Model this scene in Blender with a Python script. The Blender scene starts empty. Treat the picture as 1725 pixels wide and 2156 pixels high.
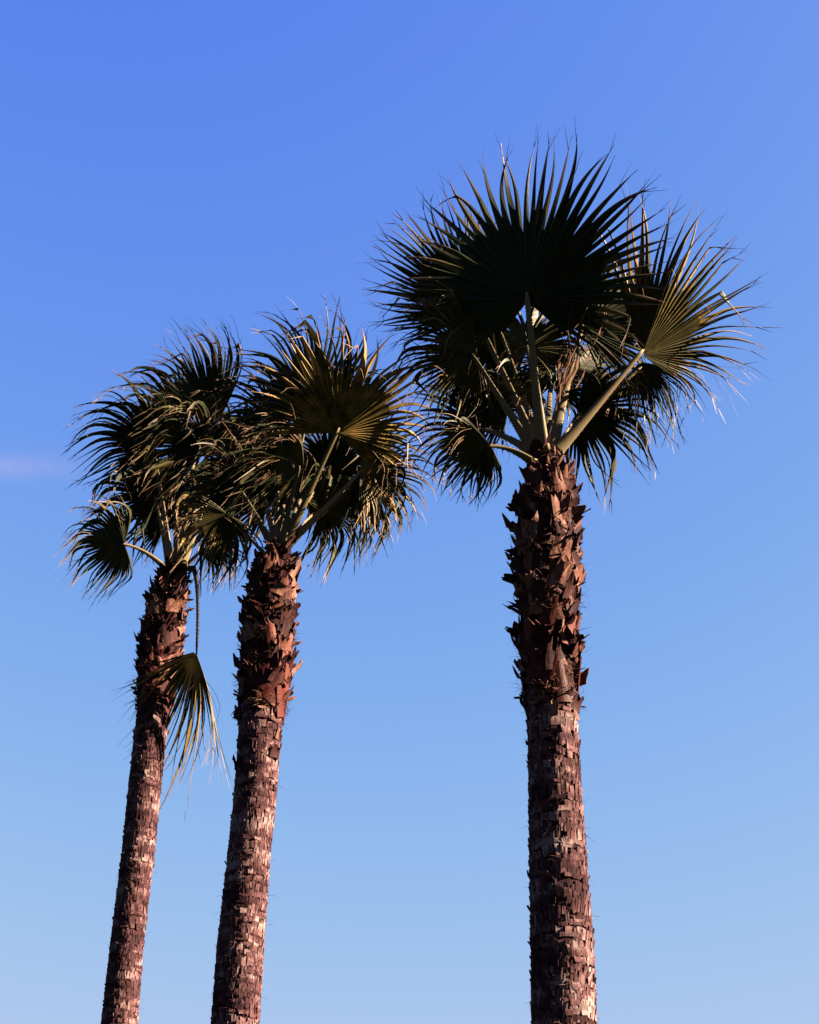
import bpy, math, random
import numpy as np
from mathutils import Vector, Matrix, Quaternion

# ------------------------------------------------------------------ camera, sky, sun, exposure
S = bpy.context.scene
COL = S.collection
rad = math.radians
ELEV = rad(31.0)                 # camera pitch above the horizon
CAM_H = 1.6
cam_d = bpy.data.cameras.new('camera')
cam_d.sensor_fit = 'VERTICAL'; cam_d.sensor_height = 36.0; cam_d.lens = 52.0
cam_d.clip_start = 0.05; cam_d.clip_end = 8000
cam = bpy.data.objects.new('camera', cam_d); COL.objects.link(cam)
cam.location = (0, 0, CAM_H); cam.rotation_euler = (math.pi/2 + ELEV, 0, 0)
S.camera = cam

SUN_AZ, SUN_EL = 99.0, 27.0      # clockwise from +Y, above horizon
EXPOSURE, SKY_STRENGTH = 4.3, 0.05
K = 1.0/(SKY_STRENGTH*2**EXPOSURE)
SKY_GRADE = [(0.58, 1.65, 0.113, 0.55), (1.35, 1.75, 0.462, 0.59), (2.85, 0.06, 2.4, 0.91)]     # r, g, b: (reference, power, scale, soft ceiling)
world = bpy.data.worlds.new('World'); S.world = world; world.use_nodes = True
wn, wl = world.node_tree.nodes, world.node_tree.links
wn.clear()
sky = wn.new('ShaderNodeTexSky'); sky.sky_type = 'NISHITA'; sky.sun_disc = False
sky.sun_elevation = rad(SUN_EL); sky.sun_rotation = rad(SUN_AZ)
sky.altitude = 0; sky.air_density = 1.0; sky.dust_density = 0.6; sky.ozone_density = 3.0
# even colour grade of the whole sky: each channel a power of the physical sky
sep = wn.new('ShaderNodeSeparateColor'); com = wn.new('ShaderNodeCombineColor')
wl.new(sky.outputs[0], sep.inputs[0])
for i, (ref, power, out, top) in enumerate(SKY_GRADE):
    def wm(op, a_, b_):
        nd = wn.new('ShaderNodeMath'); nd.operation = op
        for k_, v in enumerate((a_, b_)):
            if isinstance(v, (int, float)): nd.inputs[k_].default_value = v
            else: wl.new(v, nd.inputs[k_])
        return nd.outputs[0]
    x_ = wm('MULTIPLY', wm('POWER', wm('DIVIDE', sep.outputs[i], ref), power), -out/top)
    wl.new(wm('MULTIPLY', wm('SUBTRACT', 1.0, wm('POWER', math.e, x_)), top*K), com.inputs[i])
bg = wn.new('ShaderNodeBackground'); bg.inputs['Strength'].default_value = SKY_STRENGTH
wo = wn.new('ShaderNodeOutputWorld')
# one faint wisp of cloud
def wmath(op, a_, b_=None, c_=None):
    nd = wn.new('ShaderNodeMath'); nd.operation = op
    for i, v in enumerate((a_, b_, c_)):
        if v is None: continue
        if isinstance(v, (int, float)): nd.inputs[i].default_value = v
        else: wl.new(v, nd.inputs[i])
    return nd.outputs[0]
def wdot(vec):
    nd = wn.new('ShaderNodeVectorMath'); nd.operation = 'DOT_PRODUCT'; wl.new(wtc.outputs['Generated'], nd.inputs[0]); nd.inputs[1].default_value = vec
    return nd.outputs['Value']
wtc = wn.new('ShaderNodeTexCoord')
cd = Vector((-0.266, 0.812, 0.522)).normalized(); ca = Vector((0.955, 0.25, 0.16)); ca = (ca - cd*ca.dot(cd)).normalized(); cb = cd.cross(ca)
u_ = wmath('MULTIPLY', wdot(ca), 1/0.036); v_ = wmath('MULTIPLY', wdot(cb), 1/0.008)
e_ = wmath('ADD', wmath('MULTIPLY', u_, u_), wmath('MULTIPLY', v_, v_))
nzc = wn.new('ShaderNodeTexNoise'); nzc.inputs['Scale'].default_value = 24; nzc.inputs['Distortion'].default_value = 1.2; nzc.inputs['Detail'].default_value = 6; wl.new(wtc.outputs['Generated'], nzc.inputs['Vector'])
mask = wmath('MULTIPLY', wmath('POWER', 2.718, wmath('MULTIPLY', e_, -1.0)), wmath('MULTIPLY_ADD', nzc.outputs['Fac'], 1.3, -0.15))
mask = wmath('MULTIPLY', mask, wmath('GREATER_THAN', wdot(cd), 0.5)); 
cmx = wn.new('ShaderNodeMix'); cmx.data_type = 'RGBA'; cmx.clamp_factor = True
wl.new(mask, cmx.inputs[0]); wl.new(com.outputs[0], cmx.inputs[6]); cmx.inputs[7].default_value = tuple(c/(SKY_STRENGTH*2**EXPOSURE) for c in (0.46, 0.46, 0.84)) + (1,)
wl.new(cmx.outputs[2], bg.inputs['Color']); wl.new(bg.outputs[0], wo.inputs[0])

sun_d = bpy.data.lights.new('sun', 'SUN'); sun_d.energy = 5.0; sun_d.angle = rad(0.5)
sun_d.color = (1.0, 0.75, 0.53)
sun = bpy.data.objects.new('sun', sun_d); COL.objects.link(sun)
to_sun = Vector((math.sin(rad(SUN_AZ))*math.cos(rad(SUN_EL)), math.cos(rad(SUN_AZ))*math.cos(rad(SUN_EL)), math.sin(rad(SUN_EL))))
sun.rotation_euler = to_sun.to_track_quat('Z', 'Y').to_euler()
sun.location = (30, -5, 25)

S.view_settings.view_transform = 'Standard'; S.view_settings.look = 'None'
S.view_settings.gamma = 1.0; S.view_settings.use_curve_mapping = False
S.view_settings.exposure = EXPOSURE
S.render.resolution_x = 819; S.render.resolution_y = 1024
S.render.engine = 'CYCLES'

# ------------------------------------------------------------------ helpers
RIGHT = Vector((1, 0, 0)); FWD = Vector((0, math.cos(ELEV), math.sin(ELEV))); UP = Vector((0, -math.sin(ELEV), math.cos(ELEV)))
FPX = 52.0/36.0*2156.25          # focal length in the units of the layout sketch (1725 x 2156)
def at(x, y, Y):
    """a layout point (1725 x 2156 sketch) at distance Y: world point and its depth"""
    d = RIGHT*((x-862.5)/FPX) + UP*((1078.0-y)/FPX) + FWD
    t = Y/d.y
    return Vector((0, 0, CAM_H)) + d*t, t

def mesh_obj(name, verts, faces, mat, parent=None, loc=(0, 0, 0), attrs=None, smooth=False, kind=None):
    me = bpy.data.meshes.new(name); me.from_pydata([tuple(v) for v in verts], [], faces)
    if attrs:
        for an, vals in attrs.items():
            a = me.attributes.new(an, 'FLOAT', 'POINT'); a.data.foreach_set('value', np.asarray(vals, dtype=np.float32))
    if smooth:
        me.polygons.foreach_set('use_smooth', [True]*len(me.polygons))
    me.materials.append(mat)
    o = bpy.data.objects.new(name, me); COL.objects.link(o)
    o.location = loc
    if parent: o.parent = parent
    if kind: o['kind'] = kind
    return o

# ------------------------------------------------------------------ materials
def new_mat(name):
    m = bpy.data.materials.new(name); m.use_nodes = True
    return m, m.node_tree.nodes, m.node_tree.links, m.node_tree.nodes['Principled BSDF']

def ramp(N, stops):
    r = N.new('ShaderNodeValToRGB'); e = r.color_ramp.elements
    while len(e) < len(stops): e.new(0.5)
    for i, (p, c) in enumerate(stops):
        e[i].position = p; e[i].color = (*c, 1)
    return r

def tone_node(N, L):
    """per-piece random: object random plus the stored 'tone', wrapped to 0..1"""
    oi = N.new('ShaderNodeObjectInfo'); at_ = N.new('ShaderNodeAttribute'); at_.attribute_name = 'tone'
    ad = N.new('ShaderNodeMath'); ad.operation = 'ADD'; L.new(oi.outputs['Random'], ad.inputs[0]); L.new(at_.outputs['Fac'], ad.inputs[1])
    fr = N.new('ShaderNodeMath'); fr.operation = 'FRACT'; L.new(ad.outputs[0], fr.inputs[0])
    return fr.outputs[0]

def leaf_mat(name, stops, tipcol, transl=0.12):
    m, N, L, p = new_mat(name)
    tn = tone_node(N, L)
    geo = N.new('ShaderNodeNewGeometry')
    nz = N.new('ShaderNodeTexNoise'); nz.inputs['Scale'].default_value = 9; nz.inputs['Detail'].default_value = 4
    L.new(geo.outputs['Position'], nz.inputs['Vector'])
    mx = N.new('ShaderNodeMath'); mx.operation = 'MULTIPLY_ADD'; L.new(nz.outputs['Fac'], mx.inputs[0]); mx.inputs[1].default_value = 0.5
    sb = N.new('ShaderNodeMath'); sb.operation = 'MULTIPLY'; L.new(tn, sb.inputs[0]); sb.inputs[1].default_value = 0.62
    L.new(sb.outputs[0], mx.inputs[2])
    cr = ramp(N, stops); L.new(mx.outputs[0], cr.inputs[0])
    ta = N.new('ShaderNodeAttribute'); ta.attribute_name = 'along'
    tr = N.new('ShaderNodeMapRange'); tr.inputs[1].default_value = 0.72; tr.inputs[2].default_value = 0.95
    tj = N.new('ShaderNodeMath'); tj.operation = 'MULTIPLY_ADD'; L.new(nz.outputs['Fac'], tj.inputs[0]); tj.inputs[1].default_value = 0.25; L.new(ta.outputs['Fac'], tj.inputs[2])
    tk = N.new('ShaderNodeMath'); tk.operation = 'SUBTRACT'; L.new(tj.outputs[0], tk.inputs[0]); tk.inputs[1].default_value = 0.12
    L.new(tk.outputs[0], tr.inputs[0])
    mc = N.new('ShaderNodeMix'); mc.data_type = 'RGBA'; L.new(tr.outputs[0], mc.inputs[0]); L.new(cr.outputs[0], mc.inputs[6]); mc.inputs[7].default_value = (*tipcol, 1)
    L.new(mc.outputs[2], p.inputs['Base Color'])
    p.inputs['Roughness'].default_value = 0.5; p.inputs['Specular IOR Level'].default_value = 0.04
    tb = N.new('ShaderNodeBsdfTranslucent'); L.new(mc.outputs[2], tb.inputs['Color'])
    ms = N.new('ShaderNodeMixShader'); ms.inputs[0].default_value = transl
    L.new(p.outputs[0], ms.inputs[1]); L.new(tb.outputs[0], ms.inputs[2])
    L.new(ms.outputs[0], N['Material Output'].inputs['Surface'])
    return m

LEAF = leaf_mat('palm_leaf', [(0.25, (0.0025, 0.0049, 0.0017)), (0.58, (0.0054, 0.0079, 0.0029)), (0.9, (0.0252, 0.0216, 0.0079))], (0.0446, 0.0302, 0.0202), 0.012)
LEAF_OLD_LIT = leaf_mat('old_lit_palm_leaf', [(0.30, (0.0035, 0.0053, 0.0019)), (0.56, (0.0150, 0.0125, 0.0034)), (0.82, (0.090, 0.060, 0.0165))], (0.072, 0.047, 0.029), 0.03)  # aged-leaf tones; gold of sunlit pleats is painted into the paler end

def wood_mat(name, stops, rough=0.85, grain=60, bump=0.5, stretch=(1, 1, 0.12), stain=0.0, tvar=0.75, gvar=0.55, pos=False):
    m, N, L, p = new_mat(name)
    tn = tone_node(N, L)
    tc = N.new('ShaderNodeTexCoord'); mp = N.new('ShaderNodeMapping'); mp.inputs['Scale'].default_value = stretch
    gpo = N.new('ShaderNodeNewGeometry')
    L.new(gpo.outputs['Position'] if pos else tc.outputs['Object'], mp.inputs['Vector'])
    nz = N.new('ShaderNodeTexNoise'); nz.inputs['Scale'].default_value = grain; nz.inputs['Detail'].default_value = 6; nz.inputs['Roughness'].default_value = 0.65
    L.new(mp.outputs[0], nz.inputs['Vector'])
    ad = N.new('ShaderNodeMath'); ad.operation = 'MULTIPLY_ADD'; L.new(nz.outputs['Fac'], ad.inputs[0]); ad.inputs[1].default_value = gvar
    sc = N.new('ShaderNodeMath'); sc.operation = 'MULTIPLY_ADD'; L.new(tn, sc.inputs[0]); sc.inputs[1].default_value = tvar; sc.inputs[2].default_value = 0.5 - 0.5*gvar - 0.5*tvar
    L.new(sc.outputs[0], ad.inputs[2])
    fac = ad.outputs[0]
    if stain:
        gp = N.new('ShaderNodeNewGeometry'); m2 = N.new('ShaderNodeMapping'); m2.inputs['Scale'].default_value = (3.0, 3.0, 7.0); L.new(gp.outputs['Position'], m2.inputs['Vector'])
        n2 = N.new('ShaderNodeTexNoise'); n2.inputs['Scale'].default_value = 1.0; n2.inputs['Detail'].default_value = 5; n2.inputs['Roughness'].default_value = 0.6; L.new(m2.outputs[0], n2.inputs['Vector'])
        s1 = N.new('ShaderNodeMath'); s1.operation = 'SUBTRACT'; L.new(n2.outputs['Fac'], s1.inputs[0]); s1.inputs[1].default_value = 0.5
        s2 = N.new('ShaderNodeMath'); s2.operation = 'MULTIPLY_ADD'; L.new(s1.outputs[0], s2.inputs[0]); s2.inputs[1].default_value = stain; L.new(fac, s2.inputs[2]); fac = s2.outputs[0]
    cr = ramp(N, stops); L.new(fac, cr.inputs[0]); L.new(cr.outputs[0], p.inputs['Base Color'])
    bp = N.new('ShaderNodeBump'); bp.inputs['Strength'].default_value = bump; bp.inputs['Distance'].default_value = 0.006
    L.new(nz.outputs['Fac'], bp.inputs['Height']); L.new(bp.outputs[0], p.inputs['Normal'])
    p.inputs['Roughness'].default_value = rough; p.inputs['Specular IOR Level'].default_value = 0.02
    return m

BARK = wood_mat('bark_plates', [(0.08, (0.0059, 0.0028, 0.0036)), (0.38, (0.0164, 0.0076, 0.0091)), (0.58, (0.0328, 0.0163, 0.0173)), (0.88, (0.0819, 0.0620, 0.0616))], grain=75, stain=1.7, tvar=0.36, gvar=0.9, pos=True, stretch=(1, 1, 0.22))
CORE = wood_mat('trunk_fibre', [(0.2, (0.0047, 0.0017, 0.0023)), (0.6, (0.0117, 0.0047, 0.0054)), (1.0, (0.0218, 0.0094, 0.0099))], grain=90, bump=1.0)
STALK_SHADED = wood_mat('shaded_stalk', [(0.2, (0.0062, 0.0039, 0.0023)), (0.6, (0.0125, 0.0078, 0.0047)), (1.0, (0.0234, 0.0140, 0.0078))], grain=20, bump=0.1)  # darker copy of the leaf stalk: shade painted in for the hanging one
BOOT = wood_mat('leaf_base_wood', [(0.10, (0.0035, 0.0013, 0.0022)), (0.44, (0.0117, 0.0041, 0.0043)), (0.70, (0.0359, 0.0144, 0.0099)), (0.98, (0.0858, 0.0546, 0.0466))], rough=0.65, grain=40, pos=True, gvar=0.75, tvar=0.65)
SHEATH = wood_mat('leaf_sheath', [(0.1, (0.0070, 0.0017, 0.0019)), (0.5, (0.0218, 0.0051, 0.0044)), (1.0, (0.0406, 0.0129, 0.0090))], rough=0.5, grain=26, bump=0.25)
FIBRE = wood_mat('dry_fibre', [(0.2, (0.0125, 0.0055, 0.0030)), (0.6, (0.0300, 0.0150, 0.0090)), (1.0, (0.0599, 0.0374, 0.0250))], grain=20, bump=0)
PETIOLE = wood_mat('leaf_stalk', [(0.1, (0.0245, 0.0219, 0.0114)), (0.5, (0.0463, 0.0383, 0.0217)), (1.0, (0.0708, 0.0518, 0.0331))], rough=0.5, grain=14, bump=0.12)
THORN = wood_mat('stalk_thorn', [(0.1, (0.0499, 0.0234, 0.0094)), (0.6, (0.0749, 0.0374, 0.0156)), (1.0, (0.0936, 0.0530, 0.0250))], grain=20, bump=0)

# ------------------------------------------------------------------ ground (below the frame)
m, N, L, p = new_mat('dry_ground')
nz = N.new('ShaderNodeTexNoise'); nz.inputs['Scale'].default_value = 0.8; nz.inputs['Detail'].default_value = 9
tc = N.new('ShaderNodeTexCoord'); L.new(tc.outputs['Object'], nz.inputs['Vector'])
cr = ramp(N, [(0.35, (0.006, 0.009, 0.006)), (0.6, (0.010, 0.013, 0.010))]); L.new(nz.outputs['Fac'], cr.inputs[0]); L.new(cr.outputs[0], p.inputs['Base Color'])
p.inputs['Roughness'].default_value = 0.95; p.inputs['Specular IOR Level'].default_value = 0.02
g = 3500.0
mesh_obj('ground', [(-g, -g, 0), (g, -g, 0), (g, g, 0), (-g, g, 0)], [(0, 1, 2, 3)], m, kind='structure')

# ------------------------------------------------------------------ shared piece meshes
def plate_verts(rng, curved=0.12):
    """a broken bark plate in a unit box: x across, y outward, z up"""
    cols = 3; V = []
    zt = [0.5 + rng.uniform(-0.14, 0.10) for _ in range(cols)]; zb = [-0.5 + rng.uniform(-0.10, 0.14) for _ in range(cols)]
    xs = [-0.5 + rng.uniform(0, 0.10), rng.uniform(-0.2, 0.2), 0.5 - rng.uniform(0, 0.10)]
    sk = rng.uniform(-0.12, 0.12)
    for layer in (1.0, -0.6):
        for i in range(cols):
            bow = -curved*(xs[i]*2)**2
            V.append((xs[i]-sk/2, layer*0.5 + bow + rng.uniform(-0.15, 0.15), zb[i])); V.append((xs[i]+sk/2, layer*0.5 + bow + rng.uniform(-0.15, 0.3), zt[i]))
    F = []
    n = cols*2
    for i in range(cols-1):
        a = i*2
        F.append((a, a+2, a+3, a+1)); F.append((n+a, n+a+1, n+a+3, n+a+2))
        F.append((a+1, a+3, n+a+3, n+a+1)); F.append((a+2, a, n+a, n+a+2))
    F.append((0, 1, n+1, n)); e = (cols-1)*2; F.append((e+1, e, n+e, n+e+1))
    return V, F
rp = random.Random(11)
PLATES = []
for i in range(18):
    v, f = plate_verts(rp)
    me = bpy.data.meshes.new('bark_plate'); me.from_pydata(v, [], f); me.materials.append(BARK); PLATES.append((me, v, f))

def boot_mesh(rng, mat, L_=1.0, taper=0.45, rag=0.34, curl=0.25):
    """a cut leaf base: channelled plate, x across, y outward, z along; width about 1, length about 1"""
    ns, nc = 6, 7; V = []; F = []
    rags = [rng.uniform(-rag, rag) for _ in range(nc)]
    notch = rng.choice([0, 0, 0.12, 0.22]); tw = rng.uniform(-0.15, 0.15)
    for layer in (0, 1):
        for i in range(ns):
            s = i/(ns-1)
            w = (1.0 - taper*s**0.8)*0.5
            for j in range(nc):
                u = -1 + 2*j/(nc-1)
                zz = s*L_ + (rags[j] - notch*(1-abs(u)))*s**3
                arch = 0.17*(1-u*u)*(1-0.35*s)                      # convex outside
                y = arch + curl*s*s + tw*u*s*0.4
                th = (0.15*(1-0.4*s) * (1-0.75*u*u)) if layer else 0.0
                V.append((u*w + rng.uniform(-.012, .012), y - th + rng.uniform(-.008, .008), zz))
    def idx(l, i, j): return l*ns*nc + i*nc + j
    for i in range(ns-1):
        for j in range(nc-1):
            F.append((idx(0, i, j), idx(0, i, j+1), idx(0, i+1, j+1), idx(0, i+1, j)))
            F.append((idx(1, i, j), idx(1, i+1, j), idx(1, i+1, j+1), idx(1, i, j+1)))
    for i in range(ns-1):
        F.append((idx(0, i, 0), idx(0, i+1, 0), idx(1, i+1, 0), idx(1, i, 0)))
        F.append((idx(0, i+1, nc-1), idx(0, i, nc-1), idx(1, i, nc-1), idx(1, i+1, nc-1)))
    for j in range(nc-1):
        F.append((idx(0, ns-1, j), idx(0, ns-1, j+1), idx(1, ns-1, j+1), idx(1, ns-1, j)))
    me = bpy.data.meshes.new('leaf_base'); me.from_pydata(V, [], F); me.materials.append(mat)
    return me
BOOTS = [boot_mesh(rp, BOOT, taper=rp.uniform(0.05, 0.5), curl=rp.uniform(0.05, 0.45)) for _ in range(14)]
SHEATHS = [boot_mesh(rp, SHEATH, taper=rp.uniform(0.45, 0.75), rag=0.08, curl=rp.uniform(-0.02, 0.12)) for _ in range(6)]

def ribbon(V, F, A, B, pts, w0, side, along=None, tone=0.0, a0=0.9, a1=1.0, wend=0.25):
    """thin tapering strip through pts; returns nothing, appends to lists"""
    n0 = len(V); n = len(pts)
    for i, q in enumerate(pts):
        k = i/(n-1); w = w0*(1-(1-wend)*k)*0.5
        V.append(q - side*w); V.append(q + side*w)
        A += [a0+(a1-a0)*k]*2; B += [tone]*2
    for i in range(n-1):
        a = n0+2*i; F.append((a, a+1, a+3, a+2))

# ------------------------------------------------------------------ palms
class Palm: pass
def make_palm(label, Y, prof, boot_y, seed, boots_n, apex_y):
    P = Palm(); P.Y = Y; rng = random.Random(seed); P.rng = rng; P.nsep = 0
    # trunk profile in metres: (z, x, r)
    pts = []
    for (py, xl, xr) in prof:
        c, d = at((xl+xr)/2, py, Y); pts.append((c.z, c.x, (xr-xl)/2/FPX*d))
    pts.sort()
    (z0, x0, r0), (z1, x1, r1) = pts[0], pts[2]
    sl = (x1-x0)/(z1-z0)
    base = Vector((x0 - sl*z0*0.8, Y, 0)); P.base = base
    pts = [(0.0, base.x, r0*1.35), (0.5, base.x + sl*0.3, r0*1.16)] + pts
    zs = np.array([q[0] for q in pts]); xs = np.array([q[1] for q in pts]); rs = np.array([q[2] for q in pts])
    P.ztop = zs[-1]
    P.cx = lambda z: float(np.interp(z, zs, xs)); P.rr = lambda z: float(np.interp(z, zs, rs))
    root = bpy.data.objects.new('palm_tree', None); COL.objects.link(root); root.location = base
    root['label'] = label; root['category'] = 'palm tree'; root['group'] = 'fan palms standing together'
    root.empty_display_size = 0.3
    P.root = root
    # core
    zb_ = at(0, boot_y, Y)[0].z
    nz_ = int(P.ztop/0.035); ns = 40; V = []; F = []
    for i in range(nz_+1):
        z = P.ztop*i/nz_; r = P.rr(z)*(0.945 if z < zb_ else 0.955); ring = 1 + rng.uniform(-0.012, 0.012)
        for j in range(ns):
            a = 2*math.pi*j/ns
            rr = r*ring*(1 + 0.02*math.sin(3*a + z*5) + rng.uniform(-0.018, 0.018))
            V.append((P.cx(z)-base.x + rr*math.cos(a), rr*math.sin(a), z))
    for i in range(nz_):
        for j in range(ns):
            a = i*ns+j; b = i*ns+(j+1) % ns
            F.append((a, b, b+ns, a+ns))
    F.append(tuple(range(nz_*ns, nz_*ns+ns)))
    trunk = mesh_obj('trunk', V, F, CORE, root); P.trunk = trunk
    zb = at(0, boot_y, Y)[0].z; P.zb = zb
    zvis = at(0, 2175, Y)[0].z
    # bark plates
    plates = []
    z = 0.04; row = 0
    while z < zb + 0.04:
        kind_ = rng.random(); h = rng.uniform(0.016, 0.028) if kind_ < 0.35 else rng.uniform(0.03, 0.06); r = P.rr(z); ph = rng.uniform(0, 6.28); a = 0
        wav = rng.uniform(0, 6.28); amp = rng.uniform(0.0, 0.022)
        while a < 2*math.pi - 0.08:
            w = rng.uniform(0.03, 0.11) if kind_ < 0.35 else rng.choice([rng.uniform(0.010, 0.026), rng.uniform(0.016, 0.04), rng.uniform(0.03, 0.07)])
            if z > zb - 0.35: w *= 1.5
            da = w/r
            if rng.random() < 0.965:
                phi = ph + a + da/2
                zz = z + amp*math.sin(2*phi+wav) + rng.uniform(-0.008, 0.008)
                til = abs(rng.gauss(0, 6)) if rng.random() < 0.95 else rng.uniform(10, 38)
                hh = h*rng.uniform(0.95, 1.6)
                M = (Matrix.Translation((P.cx(zz)-base.x + math.cos(phi)*r*0.965, math.sin(phi)*r*0.965, zz)) @
                     Matrix.Rotation(phi - math.pi/2, 4, 'Z') @ Matrix.Rotation(rad(-til), 4, 'X') @
                     Matrix.Rotation(rng.gauss(0, 0.05), 4, 'Y') @ Matrix.Rotation(rng.gauss(0, 0.10), 4, 'Z') @
                     Matrix.Diagonal((w*rng.uniform(0.8, 0.98), rng.uniform(0.004, 0.010), hh, 1)))
                vis = -math.sin(phi)                                   # towards the viewer's side
                score = vis*w*hh if (zz > zvis and vis > 0.05) else -1
                plates.append((score, M, rng.randrange(len(PLATES)), rng.random()))
            a += da + rng.uniform(-0.01, 0.01)
        z += h*rng.uniform(0.8, 1.0); row += 1
    plates.sort(key=lambda q: -q[0])
    for sc, M, k, tn in plates[:300]:
        if sc <= 0: break
        o = bpy.data.objects.new('bark_plate', PLATES[k][0]); COL.objects.link(o); o.parent = trunk; o.matrix_local = M
    V = []; F = []; T = []
    for sc, M, k, tn in plates[300:]:
        n0 = len(V)
        for v in PLATES[k][1]: V.append(M @ Vector(v)); T.append(tn)
        for f in PLATES[k][2]: F.append(tuple(n0+i for i in f))
    mesh_obj('bark_plates', V, F, BARK, trunk, attrs={'tone': T}, kind='stuff')
    # leaf bases in a spiral up the collar
    ga = rad(137.5)
    for i in range(boots_n):
        f = (i+0.5)/boots_n
        zz = zb + 0.10 + (P.ztop - 0.24 - zb)*f
        if i % 11 == 5: zz = zb - 0.55*rng.random()**1.6
        phi = i*ga + rng.gauss(0, 0.12); r = P.rr(zz)
        top = f > 0.86
        big = rng.random() < 0.68
        w = (rng.uniform(0.12, 0.21) if big else rng.uniform(0.08, 0.15))*(0.8 if top else 1.0)*P.rr(zb)/0.2*1.05
        ln = rng.uniform(0.11, 0.19) if big else rng.uniform(0.07, 0.13)
        out = rng.gauss(11, 6) if big else rng.uniform(22, 60)
        out = max(1, out)
        if zz < zb + 0.05: w *= 0.6; ln *= 0.65; out = rng.uniform(2, 9)
        M = (Matrix.Translation((P.cx(zz)-base.x + math.cos(phi)*r*0.97, math.sin(phi)*r*0.97, zz)) @
             Matrix.Rotation(phi - math.pi/2, 4, 'Z') @ Matrix.Rotation(rad(-out), 4, 'X') @
             Matrix.Rotation(rng.gauss(0, 0.38), 4, 'Y') @ Matrix.Rotation(rng.gauss(0, 0.35), 4, 'Z') @ Matrix.Diagonal((w, ln*0.75, ln, 1)))
        o = bpy.data.objects.new('leaf_base', BOOTS[rng.randrange(len(BOOTS))]); COL.objects.link(o); o.parent = trunk; o.matrix_local = M
    # long smooth sheaths at the foot of the collar, criss-crossing
    for i in range(26):
        f = i/25; front = i % 3 == 1
        zz = zb - 0.10 + 0.55*f + rng.uniform(-0.03, 0.03)
        phi = rad(rng.uniform(-125, -12)) if front else i*ga*1.31 + rng.gauss(0, 0.2); r = P.rr(zz)*(1.02 if front else 0.975)
        w = rng.uniform(0.12, 0.18)*P.rr(zb)/0.2; ln = rng.uniform(0.20, 0.30)
        lean = rng.choice([-1, 1])*rng.uniform(0.15, 0.45)
        M = (Matrix.Translation((P.cx(zz)-base.x + math.cos(phi)*r, math.sin(phi)*r, zz)) @
             Matrix.Rotation(phi - math.pi/2, 4, 'Z') @ Matrix.Rotation(rad(-rng.uniform(0, 7)), 4, 'X') @
             Matrix.Rotation(lean, 4, 'Y') @ Matrix.Diagonal((w, w*0.7, ln, 1)))
        o = bpy.data.objects.new('leaf_base', SHEATHS[rng.randrange(len(SHEATHS))]); COL.objects.link(o); o.parent = trunk; o.matrix_local = M
    # torn scraps between the leaf bases
    V = []; F = []; T = []
    for i in range(240):
        zz = rng.uniform(zb - 0.1, P.ztop - 0.04); phi = rng.uniform(0, 6.283); r = P.rr(zz)*rng.uniform(0.98, 1.12)
        w = rng.uniform(0.02, 0.07); ln = rng.uniform(0.03, 0.10); me = BOOTS[rng.randrange(len(BOOTS))]
        M = (Matrix.Translation((P.cx(zz)-base.x + math.cos(phi)*r, math.sin(phi)*r, zz)) @ Matrix.Rotation(phi - math.pi/2, 4, 'Z') @
             Matrix.Rotation(rad(-rng.uniform(-30, 85)), 4, 'X') @ Matrix.Rotation(rng.gauss(0, 1.0), 4, 'Y') @ Matrix.Rotation(rng.gauss(0, 0.7), 4, 'Z') @ Matrix.Diagonal((w, ln*0.5, ln, 1)))
        n0 = len(V); tn = rng.random()
        for v in me.vertices: V.append(M @ v.co); T.append(tn)
        for f in me.polygons: F.append(tuple(n0+k for k in f.vertices))
    mesh_obj('leaf_base_scraps', V, F, BOOT, trunk, attrs={'tone': T}, kind='stuff')
    # loose fibres
    V = []; F = []; A = []; T = []
    tufts = [(rng.uniform(zb-0.05, P.ztop-0.1), rng.uniform(-math.pi, 0.3)) for _ in range(16)]
    for i in range(620):
        z_, a_ = tufts[i % 16]
        q = None
        r = P.rr(z_)*rng.uniform(1.02, 1.12); a_ += rng.gauss(0, 0.22); zz = z_ + rng.gauss(0, 0.03)
        out = Vector((math.cos(a_), math.sin(a_), 0)); tang = Vector((-math.sin(a_), math.cos(a_), 0))
        q = Vector((P.cx(zz)-base.x, 0, zz)) + out*r
        d = (tang*rng.choice([-1, 1]) + out*rng.uniform(-0.2, 0.6) + Vector((0, 0, rng.gauss(0, 0.4)))).normalized(); ln = rng.uniform(0.04, 0.11); pts_ = [q]
        for k in range(5):
            d = (d + Vector((rng.gauss(0, .4), rng.gauss(0, .4), rng.gauss(-0.05, .4)))).normalized(); q = q + d*ln/5; pts_.append(q)
        ribbon(V, F, A, T, pts_, rng.uniform(0.003, 0.007), d.cross(out).normalized(), tone=rng.random())
    for i in range(560):
        low = rng.random() < 0.22
        zz = rng.uniform(zvis, zb) if low else rng.uniform(zb-0.1, P.ztop-0.02)
        phi = rng.uniform(0, 6.283); r = P.rr(zz)*(1.0 if low else rng.uniform(1.02, 1.2))
        out = Vector((math.cos(phi), math.sin(phi), 0)); tang = Vector((-math.sin(phi), math.cos(phi), 0))
        q = Vector((P.cx(zz)-base.x, 0, zz)) + out*r*0.98
        d = (out*rng.uniform(0.2, 1.0) + tang*rng.gauss(0, 0.7) + Vector((0, 0, rng.uniform(-0.5, 0.9)))).normalized()
        ln = rng.uniform(0.03, 0.10) if low else rng.uniform(0.03, 0.12)
        pts_ = [q]
        for k in range(4):
            d = (d + Vector((rng.gauss(0, .25), rng.gauss(0, .25), rng.gauss(-0.12, .25)))).normalized(); q = q + d*ln/4; pts_.append(q)
        side = d.cross(Vector((0.3, 1, 0.2))).normalized()
        ribbon(V, F, A, T, pts_, rng.uniform(0.0015, 0.0035), side, tone=rng.random())
    mesh_obj('loose_fibres', V, F, FIBRE, trunk, attrs={'tone': T}, kind='stuff')
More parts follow.
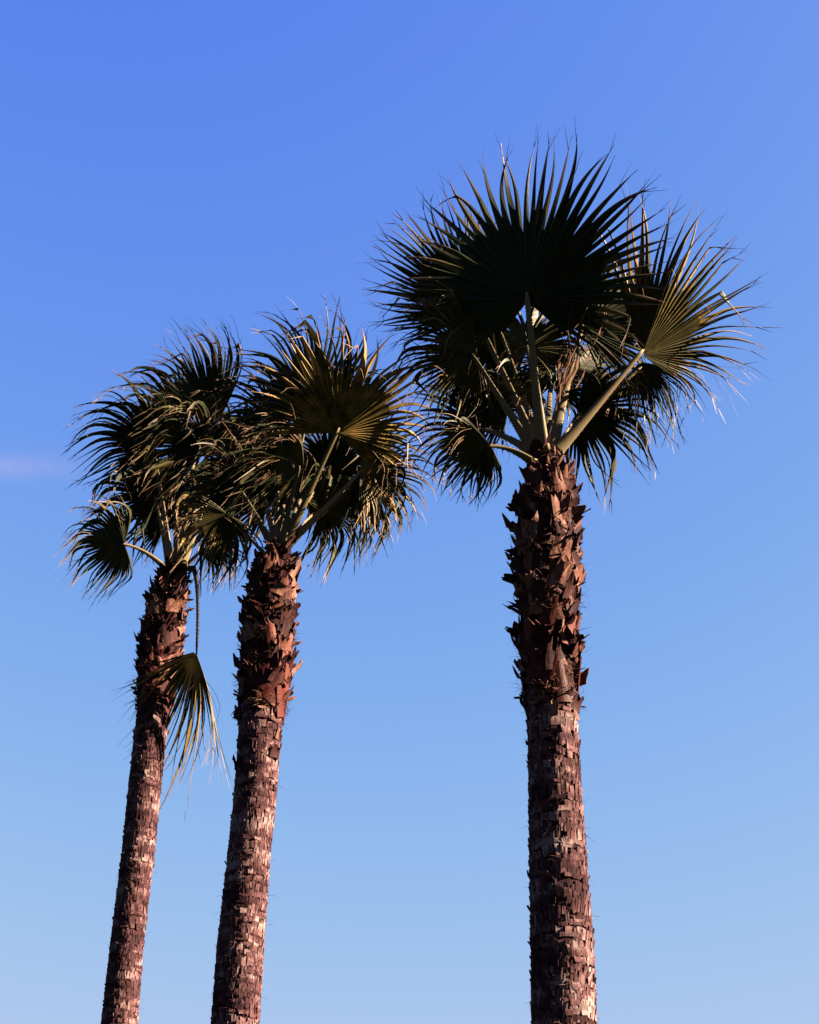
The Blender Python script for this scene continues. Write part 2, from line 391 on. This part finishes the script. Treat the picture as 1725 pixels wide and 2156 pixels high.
    return P

def toward(d, g, ang):
    """rotate unit d towards unit g by at most ang"""
    ax = d.cross(g); s = ax.length
    if s < 1e-5: return d, Quaternion()
    full = d.angle(g); q = Quaternion(ax/s, min(ang, full*0.97))
    return q @ d, q

def frond(P, hub, R, ax=0, tilt=0, roll=0, span=(-110, 110), n=34, droop=0.5, wind=0.3, cup=0.0, dy=0.0,
          start=None, sdy=0.0, bow=0.05, split=0.58, kink=0.10, old_lit=False, bend=0.12, pw=1.0, threads=10, seed=0, sep=True, side_short=0.25, fold=0.7, label=None, via=None, lenvar=0.08, sdroop=0.0, wmul=1.0, bias=1.0, pmat=None, vfold=-0.10):
    rng = random.Random(seed*7919 + 17)
    H, depth = at(hub[0], hub[1], P.Y+dy); Rm = R/FPX*depth
    a = rad(ax); tl = rad(tilt)
    A_ = (RIGHT*math.sin(a) + UP*math.cos(a))*math.cos(tl) - FWD*math.sin(tl)
    N_ = -FWD; N_ = (N_ - A_*N_.dot(A_)).normalized()
    N_ = Quaternion(A_, rad(roll)) @ N_
    L_ = A_.cross(N_)
    g = Vector((-wind, 0.0, -1)).normalized()
    mat = LEAF_OLD_LIT if old_lit else LEAF  # sunlit fans and the broken frond take the gold-painted copy
    n2 = 2*n+1; a0, a1 = rad(span[0]), rad(span[1]); dl = (a1-a0)/(2*n)
    NS = 6
    lens = []; lines = []; dirs = []; norms = []
    wob = [rng.gauss(0, 0.18) for _ in range(n2)]
    spl = [split*(1 + (rng.uniform(-0.22, 0.18) if j_ % 2 == 0 else 0.0)) for j_ in range(n2)]
    for j in range(n2):
        th = a0 + (a1-a0)*((j + (wob[j] if 0 < j < n2-1 else 0))/(2*n))**bias
        rel = abs(th)/max(abs(a0), abs(a1), 0.01)
        Lj = Rm*(1 - side_short*rel**2)
        d = (A_*math.cos(th) + L_*math.sin(th) + N_*(cup + vfold*abs(math.sin(th)) + 0.07*math.sin(th*2.3+seed) + 0.045*math.sin(th*6.1+seed*2))).normalized()
        nn = (N_ - d*N_.dot(d)).normalized()
        r0 = 0.015*Rm; q = H*0 + d*r0; row = [q]
        st = (Lj*spl[j] - r0)/NS
        for i in range(NS):
            d, rot = toward(d, g, bend*droop*(i+1)/NS*0.55 * (1-0.25*rel)); nn = rot @ nn
            q = q + d*st; row.append(q)
        if j % 2 == 1:                                               # midrib stands proud of the pleat's edges
            row = [row[i] + nn*(fold*dl*(r0+st*i)) for i in range(NS+1)]
        lines.append(row); dirs.append(d); norms.append(nn); lens.append(Lj)
    V = []; F = []; AL = []; TN = []
    for j in range(n2):
        for i in range(NS+1):
            V.append(lines[j][i]); AL.append(split*i/NS); TN.append(0.0)
    for j in range(n2-1):
        for i in range(NS):
            b = j*(NS+1)+i; F.append((b, b+NS+1, b+NS+2, b+1))
    blade = mesh_obj('frond', V, F, mat, P.root, loc=H-P.base, attrs={'along': AL, 'tone': TN})
    if label: blade['label'] = label
    sep = sep and P.nsep + n <= 300
    if sep: P.nsep += n
    V = []; F = []; AL = []; TN = []
    hw = 0.0028 + 0.0005*P.Y*0.1
    for k in range(n):
        if sep: V, F, AL, TN = [], [], [], []
        tone = rng.random()
        j = 2*k+1
        pm = lines[j][NS]; el = lines[j-1][NS]-pm; er = lines[j+1][NS]-pm; d = dirs[j]
        Lf = lens[j]*(1-split)*(1+rng.gauss(0, lenvar)); T = 10
        rel = abs(a0 + dl*j)/max(abs(a0), abs(a1), 0.01)
        kd = (droop + sdroop*rel**1.5)*rng.uniform(0.55, 1.45)
        tk = rng.uniform(0.35, 0.8) if rng.random() < kink else 9
        gk = (g + Vector((rng.gauss(0, .3), rng.gauss(0, .3), 0))).normalized()
        hc = rng.uniform(0.1, 0.55); sw = rng.gauss(0, 0.05)
        t0 = rng.uniform(0.0, 0.10); n0 = len(V); q = pm.copy(); tw = rng.gauss(0, 0.12)
        tipd = None
        for i in range(T+1):
            t = i/T
            f = 1.0 if t < t0 else max(0.035, (1-(t-t0)/(0.93-t0))) if t < 0.93 else 0.035
            f = min(1.0, f**0.72)*(1 + (wmul-1)*min(1.0, t/0.3))
            cl = 1 - 0.25*t
            mid = (el+er)*0.5; l2 = mid + (el-mid)*cl; r2 = mid + (er-mid)*cl
            V += [q + l2*f, q.copy(), q + r2*f]
            AL += [split+(1-split)*t]*3; TN += [tone]*3
            if i == T: break
            ang = kd*(0.13*(t+0.12)**1.1 + 0.24*math.exp(-((t-hc)/0.2)**2))
            if t < tk <= t+1.0/T: ang += rng.uniform(0.7, 1.8)
            d2, rot = toward(d, gk, ang)
            rs_ = Quaternion(d2, tw/T*3) @ Quaternion(N_, sw*(t+0.2)) @ rot
            d = (Quaternion(N_, sw*(t+0.2)) @ d2).normalized(); el = rs_ @ el; er = rs_ @ er
            q = q + d*Lf/T
        for i in range(T):
            b = n0+3*i; F.append((b, b+1, b+4, b+3)); F.append((b+1, b+2, b+5, b+4))
        # split hair-like tips
        for s_ in (-1, 1):
            if rng.random() < 0.2: continue
            i0 = T - rng.choice([1, 2, 2, 3]); b = V[n0+3*i0+1]
            dd = (V[n0+3*i0+1]-V[n0+3*(i0-1)+1]).normalized()
            sidev = (V[n0+2]-V[n0]).normalized()
            dd = (dd + sidev*s_*rng.uniform(0.08, 0.5) + Vector((rng.gauss(0, .1), rng.gauss(0, .1), rng.gauss(0, .1)))).normalized()
            hl = Rm*rng.uniform(0.07, 0.17); pts_ = [b]; qq = b
            for i in range(5):
                dd, _ = toward(dd, gk, 0.12*droop*rng.uniform(0.2, 2.0)); qq = qq + dd*hl/5; pts_.append(qq)
            ribbon(V, F, AL, TN, pts_, hw*2.2, sidev, tone=tone, a0=0.86, a1=1.1)
        if sep: mesh_obj('leaf_segment', V, F, mat, blade, attrs={'along': AL, 'tone': TN})
    if not sep:
        mesh_obj('leaf_segments', V, F, mat, blade, attrs={'along': AL, 'tone': TN}, kind='stuff')
    # loose threads curling from between the segments
    if threads:
        V, F, AL, TN = [], [], [], []
        for k in range(int(threads*2.2)):
            j = rng.randrange(n2); i = NS - rng.choice([0, 0, 1]); q = lines[j][i].copy(); d = (dirs[j] + N_*rng.gauss(0, .5) + L_*rng.gauss(0, .4)).normalized()
            ln = Rm*rng.uniform(0.25, 0.6); pts_ = [q]
            cv = rng.uniform(0.08, 0.25)
            for i in range(8):
                d, _ = toward(d, g, cv*rng.uniform(0.3, 1.5)); d = (d + Vector((rng.gauss(0, .1), rng.gauss(0, .1), rng.gauss(0, .1)))).normalized(); q = q + d*ln/8; pts_.append(q)
            ribbon(V, F, AL, TN, pts_, rng.choice([rng.uniform(0.003, 0.007), rng.uniform(0.005, 0.012)]), L_, tone=rng.random(), a0=0.8, a1=1.1)
        mesh_obj('leaf_threads', V, F, LEAF_OLD_LIT, blade, attrs={'along': AL, 'tone': TN}, kind='stuff')
    # stalk
    if start is None: start = (P.apex[0], P.apex[1])
    S0, _ = at(start[0], start[1], P.Y+sdy)
    B = S0 - H; E = A_*Rm*0.05
    if via: C_ = at(via[0], via[1], P.Y+(dy+sdy)*0.5)[0] - H
    else:
        C_ = (B+E)*0.5 + Vector((0, 0, 1))*bow*(B-E).length
    V = []; F = []; ns = 16; nc = 8; TH = []; TF = []; TA = []
    prevw = None
    for i in range(ns+1):
        t = i/ns; pz = B*(1-t)**2 + C_*2*t*(1-t) + E*t*t
        tg = ((C_-B)*(1-t) + (E-C_)*t).normalized()
        sd = (L_ - tg*L_.dot(tg)).normalized(); nv = tg.cross(sd)
        if nv.dot(N_) < 0 and False: nv = -nv
        w = (0.052*(1-t)**2.2 + 0.026)*pw*0.5*2*(0.5 if i == ns else 1)
        if i == 0: w *= 1.15
        for c in range(nc):
            an = 2*math.pi*c/nc
            x = math.cos(an)*w*0.62; y = math.sin(an)*w*0.32 - 0.10*w*(math.cos(an)**2)
            V.append(pz + sd*x + nv*y)
    for i in range(ns):
        for c in range(nc):
            b = i*nc+c; b2 = i*nc+(c+1) % nc; F.append((b, b2, b2+nc, b+nc))
    F.append(tuple(range(nc))[::-1]); F.append(tuple(range(ns*nc, ns*nc+nc)))
    pet = mesh_obj('petiole', V, F, pmat or PETIOLE, blade, smooth=True)
    Lp = (B-E).length; nt = int(Lp/0.028)
    for s_ in (-1, 1):
        for k in range(nt):
            t = 0.04 + 0.9*(k+rng.random()*0.6)/nt
            pz = B*(1-t)**2 + C_*2*t*(1-t) + E*t*t; tg = ((C_-B)*(1-t) + (E-C_)*t).normalized()
            sd = (L_ - tg*L_.dot(tg)).normalized(); w = (0.052*(1-t)**2.2 + 0.026)*pw*0.62
            o = pz + sd*s_*w*0.93; hgt = rng.uniform(0.006, 0.015); b0 = len(TH)
            TH += [o - tg*0.007, o + tg*0.007, o + sd*s_*hgt + tg*rng.choice([-1, 1])*0.006, o + tg.cross(sd)*0.004]
            TF += [(b0, b0+1, b0+2), (b0, b0+2, b0+3), (b0+1, b0+3, b0+2)]
    mesh_obj('stalk_thorns', TH, TF, THORN, blade, kind='stuff')
    return blade

# -- the thick palm standing apart
P1 = make_palm('thickest palm, standing apart from the other two, one huge upright fan leaf on top', 9.0,
    [(2156, 1118, 1258), (2000, 1117, 1252), (1877, 1115, 1241), (1700, 1113, 1228), (1600, 1112, 1221), (1500, 1109, 1216), (1440, 1104, 1213),
     (1300, 1094, 1212), (1150, 1092, 1213), (1080, 1100, 1206), (1020, 1114, 1194), (960, 1128, 1180), (945, 1136, 1174)], 1470, 3, 165, 945)
P1.apex = (1150, 950)
f1 = [
 dict(hub=(1108, 632), vfold=-0.14, lenvar=0.05, side_short=0.42, R=358, ax=4, tilt=-6, roll=-20, span=(-135, 130), n=58, droop=0.06, wind=0.1, cup=0.02, dy=-0.45, start=(1143, 955), sdy=-0.08, bow=0.0, split=0.55, kink=0.05, pw=1.25, threads=6, sdroop=0.35),
 dict(hub=(1005, 660), R=264, ax=-50, tilt=-4, roll=-20, span=(-62, 70), n=42, droop=0.10, wind=0.1, dy=0.15, start=(1135, 955), sdy=0.02, kink=0.05, threads=6),
 dict(hub=(1352, 748), vfold=-0.25, fold=1.0, R=345, ax=20, tilt=-8, roll=9, span=(-36, 98), n=38, droop=0.10, wind=-0.05, cup=0.03, dy=-0.25, start=(1166, 958), sdy=-0.06, bow=-0.03, kink=0.12, pw=1.05, threads=12, old_lit=True, split=0.48, sdroop=0.7, side_short=0.5),
 dict(hub=(1222, 690), R=225, ax=40, tilt=-25, roll=-25, span=(-85, 130), n=40, droop=0.30, wind=0.1, dy=0.30, start=(1163, 950), sdy=0.06, threads=8, sdroop=0.8),
 dict(hub=(1005, 748), R=225, ax=-78, tilt=8, roll=-10, span=(-125, 70), n=40, droop=0.7, wind=0.2, dy=-0.15, start=(1128, 958), sdy=-0.04, bow=0.02, threads=26, kink=0.25, sdroop=1.0, split=0.42),
 dict(hub=(1019, 905), R=190, ax=-70, tilt=-20, roll=-15, span=(-120, 130), n=36, droop=0.7, wind=0.3, dy=0.35, start=(1135, 962), sdy=0.05, bow=0.1, threads=10, split=0.45, sdroop=0.6),
 dict(hub=(1034, 938), R=160, ax=-98, tilt=0, roll=-25, span=(-110, 60), n=34, droop=0.6, wind=0.5, dy=-0.25, start=(1125, 975), sdy=-0.08, bow=0.22, threads=10, pw=0.8, split=0.45, sdroop=0.8),
 dict(hub=(1215, 868), R=235, ax=95, tilt=-15, roll=30, span=(-95, 100), n=38, droop=1.2, wind=0.0, dy=0.35, start=(1168, 955), sdy=0.08, bow=0.1, threads=12, split=0.42),
 dict(hub=(1112, 735), R=185, ax=-5, tilt=-35, roll=-10, span=(-150, 150), n=40, droop=1.0, wind=0.1, dy=0.55, start=(1146, 950), sdy=0.1, threads=12, old_lit=False, split=0.42),
 dict(hub=(1195, 770), R=190, ax=20, tilt=-50, roll=-10, span=(-135, 135), n=38, droop=1.1, wind=0.0, dy=0.6, start=(1158, 950), sdy=0.1, threads=16, split=0.42),
 dict(hub=(1062, 700), R=220, ax=-60, tilt=-10, roll=-30, span=(-130, 100), n=38, droop=0.6, wind=0.2, dy=0.4, start=(1140, 950), sdy=0.1, threads=14, split=0.45, sdroop=1.0),
 dict(hub=(1070, 862), R=170, ax=-35, tilt=-20, roll=-20, span=(-130, 120), n=34, droop=1.3, wind=0.1, dy=0.3, start=(1140, 955), sdy=0.06, threads=12, split=0.4, wmul=1.2),
 dict(hub=(1160, 815), R=165, ax=5, tilt=-45, roll=0, span=(-140, 140), n=36, droop=1.3, wind=0.1, dy=0.7, start=(1152, 950), sdy=0.12, threads=14, split=0.4),
 dict(hub=(1348, 762), wmul=1.2, R=205, ax=160, tilt=6, roll=10, span=(-62, 66), n=34, droop=0.9, wind=0.05, dy=0.1, start=(1170, 956), sdy=0.02, threads=12, split=0.32, kink=0.2),
]
for i, s in enumerate(f1): frond(P1, seed=100+i, **s)

# -- the palm between
P2 = make_palm('palm with a tilted trunk growing between the slimmest palm and the thickest one', 12.0,
    [(2156, 444, 547), (2000, 456, 556), (1800, 479, 570), (1700, 490, 581), (1600, 498, 588), (1500, 505, 597),
     (1450, 507, 606), (1350, 517, 614), (1250, 528, 616), (1200, 543, 614), (1160, 560, 608), (1145, 566, 604)], 1500, 5, 150, 1145)
P2.apex = (587, 1150)
f2 = [
 dict(hub=(712, 912), vfold=-0.22, fold=1.0, old_lit=True, R=245, ax=14, tilt=4, roll=14, span=(-105, 122), n=44, droop=0.22, wind=0.2, cup=0.03, dy=-0.6, start=(600, 1148), sdy=-0.06, bow=0.0, kink=0.2, threads=14, pw=1.1, sdroop=0.6, split=0.52),
 dict(hub=(655, 862), R=252, ax=-8, tilt=-8, roll=-20, span=(-100, 90), n=44, droop=0.5, wind=1.8, dy=0.0, start=(592, 1146), sdy=0.0, kink=0.2, threads=16, split=0.48),
 dict(hub=(590, 900), R=190, ax=-35, tilt=-8, roll=-25, span=(-115, 100), n=40, droop=0.9, wind=1.0, dy=0.25, start=(583, 1146), sdy=0.03, kink=0.15, threads=20, split=0.42),
 dict(hub=(760, 988), R=190, ax=62, tilt=-20, roll=-8, span=(-60, 125), n=40, droop=0.5, wind=0.0, dy=-0.3, start=(602, 1150), sdy=-0.02, bow=-0.03, kink=0.15, threads=16, old_lit=True, split=0.42, sdroop=1.0),
 dict(hub=(672, 1072), wmul=1.35, R=205, ax=80, tilt=-20, roll=30, span=(-100, 100), n=36, droop=1.9, wind=0.35, dy=0.35, start=(602, 1152), sdy=0.06, bow=0.15, threads=14, split=0.36),
 dict(hub=(640, 985), wmul=1.35, R=200, ax=-60, tilt=8, roll=0, span=(-115, 60), n=38, droop=1.1, wind=0.9, dy=-0.35, start=(594, 1150), sdy=-0.08, threads=34, old_lit=False, kink=0.2, split=0.32),
 dict(hub=(512, 1032), wmul=1.35, R=190, ax=-60, tilt=0, roll=0, span=(-120, 110), n=38, droop=1.4, wind=0.4, dy=-0.05, start=(574, 1150), sdy=-0.03, threads=22, split=0.36),
 dict(hub=(478, 1082), wmul=1.35, R=185, ax=-135, tilt=5, roll=-15, span=(-110, 90), n=36, droop=1.4, wind=0.25, dy=-0.15, start=(556, 1165), sdy=-0.05, bow=0.08, threads=16, old_lit=True, pw=0.8, split=0.36),
 dict(hub=(600, 1010), R=180, ax=0, tilt=-40, roll=0, span=(-130, 130), n=38, droop=1.5, wind=0.4, dy=0.5, start=(590, 1146), sdy=0.08, threads=18, split=0.4),
 dict(hub=(690, 985), R=190, ax=35, tilt=5, roll=-15, span=(-120, 120), n=38, droop=1.5, wind=0.3, dy=0.5, start=(596, 1146), sdy=0.08, threads=18, split=0.4),
 dict(hub=(545, 985), wmul=1.35, R=205, ax=-50, tilt=-25, roll=0, span=(-110, 110), n=38, droop=1.5, wind=0.5, dy=0.45, start=(582, 1146), sdy=0.08, threads=18, split=0.38),
 dict(hub=(560, 1060), R=150, ax=-40, tilt=-15, roll=-15, span=(-130, 130), n=34, droop=1.5, wind=0.3, dy=0.35, start=(580, 1148), sdy=0.06, threads=14, split=0.4, wmul=1.2),
 dict(hub=(635, 1050), R=150, ax=20, tilt=-25, roll=-10, span=(-130, 130), n=34, droop=1.5, wind=0.3, dy=0.5, start=(594, 1148), sdy=0.08, threads=14, split=0.4, wmul=1.2),
 dict(hub=(745, 1015), wmul=1.35, R=215, ax=115, tilt=10, roll=10, span=(-80, 80), n=34, droop=1.6, wind=0.25, dy=-0.05, start=(604, 1150), sdy=0.02, threads=16, split=0.3, kink=0.2),
]
for i, s in enumerate(f2): frond(P2, seed=200+i, **s)

# -- the slim palm with the broken frond
P3 = make_palm('slimmest palm, with a broken frond hanging limp beside its trunk', 13.5,
    [(2156, 213, 290), (2000, 231, 301), (1800, 256, 325), (1600, 277, 345), (1480, 291, 358),
     (1400, 297, 368), (1300, 309, 383), (1250, 322, 390), (1210, 344, 394), (1192, 354, 393)], 1480, 8, 135, 1192)
P3.apex = (373, 1195)
f3 = [
 dict(hub=(452, 905), R=240, ax=-10, tilt=0, roll=-25, span=(-50, 42), n=32, droop=0.4, wind=2.4, dy=-0.3, start=(382, 1195), sdy=-0.04, kink=0.2, threads=10, split=0.6),
 dict(hub=(330, 945), sdroop=0.4, R=208, ax=-42, tilt=5, roll=-15, span=(-115, 100), n=46, droop=1.0, wind=0.9, dy=-0.4, start=(362, 1196), sdy=-0.05, kink=0.1, threads=20, split=0.45),
 dict(hub=(262, 1146), R=160, ax=-80, tilt=-6, roll=0, span=(-125, 95), n=40, droop=1.2, wind=0.5, dy=-0.3, start=(354, 1202), sdy=-0.05, bow=0.22, kink=0.1, threads=14, pw=0.75, split=0.42),
 dict(hub=(425, 950), wmul=1.35, R=195, ax=-20, tilt=10, roll=10, span=(-130, 130), n=42, droop=1.5, wind=0.6, dy=-0.5, start=(378, 1195), sdy=-0.06, kink=0.2, threads=36, old_lit=False, split=0.34),
 dict(hub=(434, 1148), R=125, ax=100, tilt=12, roll=35, span=(-75, 95), n=32, droop=1.0, wind=0.2, dy=-0.2, start=(388, 1196), sdy=0.0, bow=0.12, threads=12, old_lit=True, pw=0.7, split=0.45),
 dict(hub=(388, 1030), wmul=1.35, R=185, ax=0, tilt=-30, roll=0, span=(-130, 130), n=38, droop=1.5, wind=0.4, dy=0.3, start=(376, 1192), sdy=0.05, threads=20, split=0.38),
 dict(hub=(330, 1050), wmul=1.35, R=185, ax=-30, tilt=0, roll=0, span=(-130, 120), n=38, droop=1.7, wind=0.3, dy=-0.1, start=(358, 1194), sdy=-0.02, threads=20, old_lit=False, split=0.34),
 dict(hub=(470, 960), R=185, ax=25, tilt=-10, roll=-10, span=(-110, 120), n=38, droop=1.2, wind=0.5, dy=0.2, start=(384, 1192), sdy=0.04, threads=18, split=0.4),
 dict(hub=(370, 880), R=175, ax=-25, tilt=-15, roll=-20, span=(-110, 110), n=38, droop=1.0, wind=0.9, dy=0.3, start=(372, 1192), sdy=0.05, threads=14, split=0.42),
 dict(hub=(410, 1085), R=140, ax=20, tilt=-20, roll=-10, span=(-130, 130), n=34, droop=1.5, wind=0.3, dy=0.35, start=(382, 1194), sdy=0.05, threads=14, split=0.4, wmul=1.2),
 dict(hub=(345, 1110), R=130, ax=-25, tilt=-20, roll=-15, span=(-130, 130), n=34, droop=1.5, wind=0.3, dy=0.3, start=(368, 1194), sdy=0.05, threads=12, split=0.4, wmul=1.2),
 dict(hub=(412, 1372), pmat=STALK_SHADED, bias=1.6, wmul=3.6, R=290, ax=172, tilt=4, roll=10, span=(-14, 84), n=48, droop=0.26, wind=0.45, dy=-0.42, start=(394, 1200), sdy=-0.15, via=(424, 1160), kink=0.0, threads=4, old_lit=True, pw=0.8, split=0.18, lenvar=0.14, side_short=0.5, label='broken frond hanging limp beside the trunk'),
]
for i, s in enumerate(f3): frond(P3, seed=300+i, **s)

# -- dry strips of a dead young leaf tangled over the thick palm's heart
def strips(P, dy, a, b, n, spread, seed, name):
    rng = random.Random(seed); V, F, AL, TN = [], [], [], []
    A0, _ = at(a[0], a[1], P.Y+dy); B0, _ = at(b[0], b[1], P.Y+dy*0.6)
    for k in range(n):
        q0 = A0 + Vector((rng.gauss(0, spread), rng.gauss(0, spread), rng.gauss(0, spread*2))); q1 = B0 + Vector((rng.gauss(0, spread*0.5), rng.gauss(0, spread*0.5), rng.gauss(0, spread*1.5)))
        off = Vector((rng.gauss(0.05, 0.06), rng.gauss(0, 0.05), rng.gauss(0, 0.03)))
        pts_ = [q1*(1-t) + q0*t + off*math.sin(t*3.14)*1.0 + Vector((0.03*math.sin(9*t+k), 0, 0)) - P.base for t in [i/10 for i in range(11)]]
        ribbon(V, F, AL, TN, pts_, rng.uniform(0.006, 0.028), Vector((0.8, 0.3, 0.5)).normalized(), tone=rng.random(), a0=0.9, a1=1.1, wend=0.2)
    return mesh_obj(name, V, F, FIBRE, P.root, attrs={'tone': TN}, kind='stuff')
strips(P1, -0.5, (1242, 590), (1184, 800), 20, 0.055, 5, 'dry_leaf_strips')
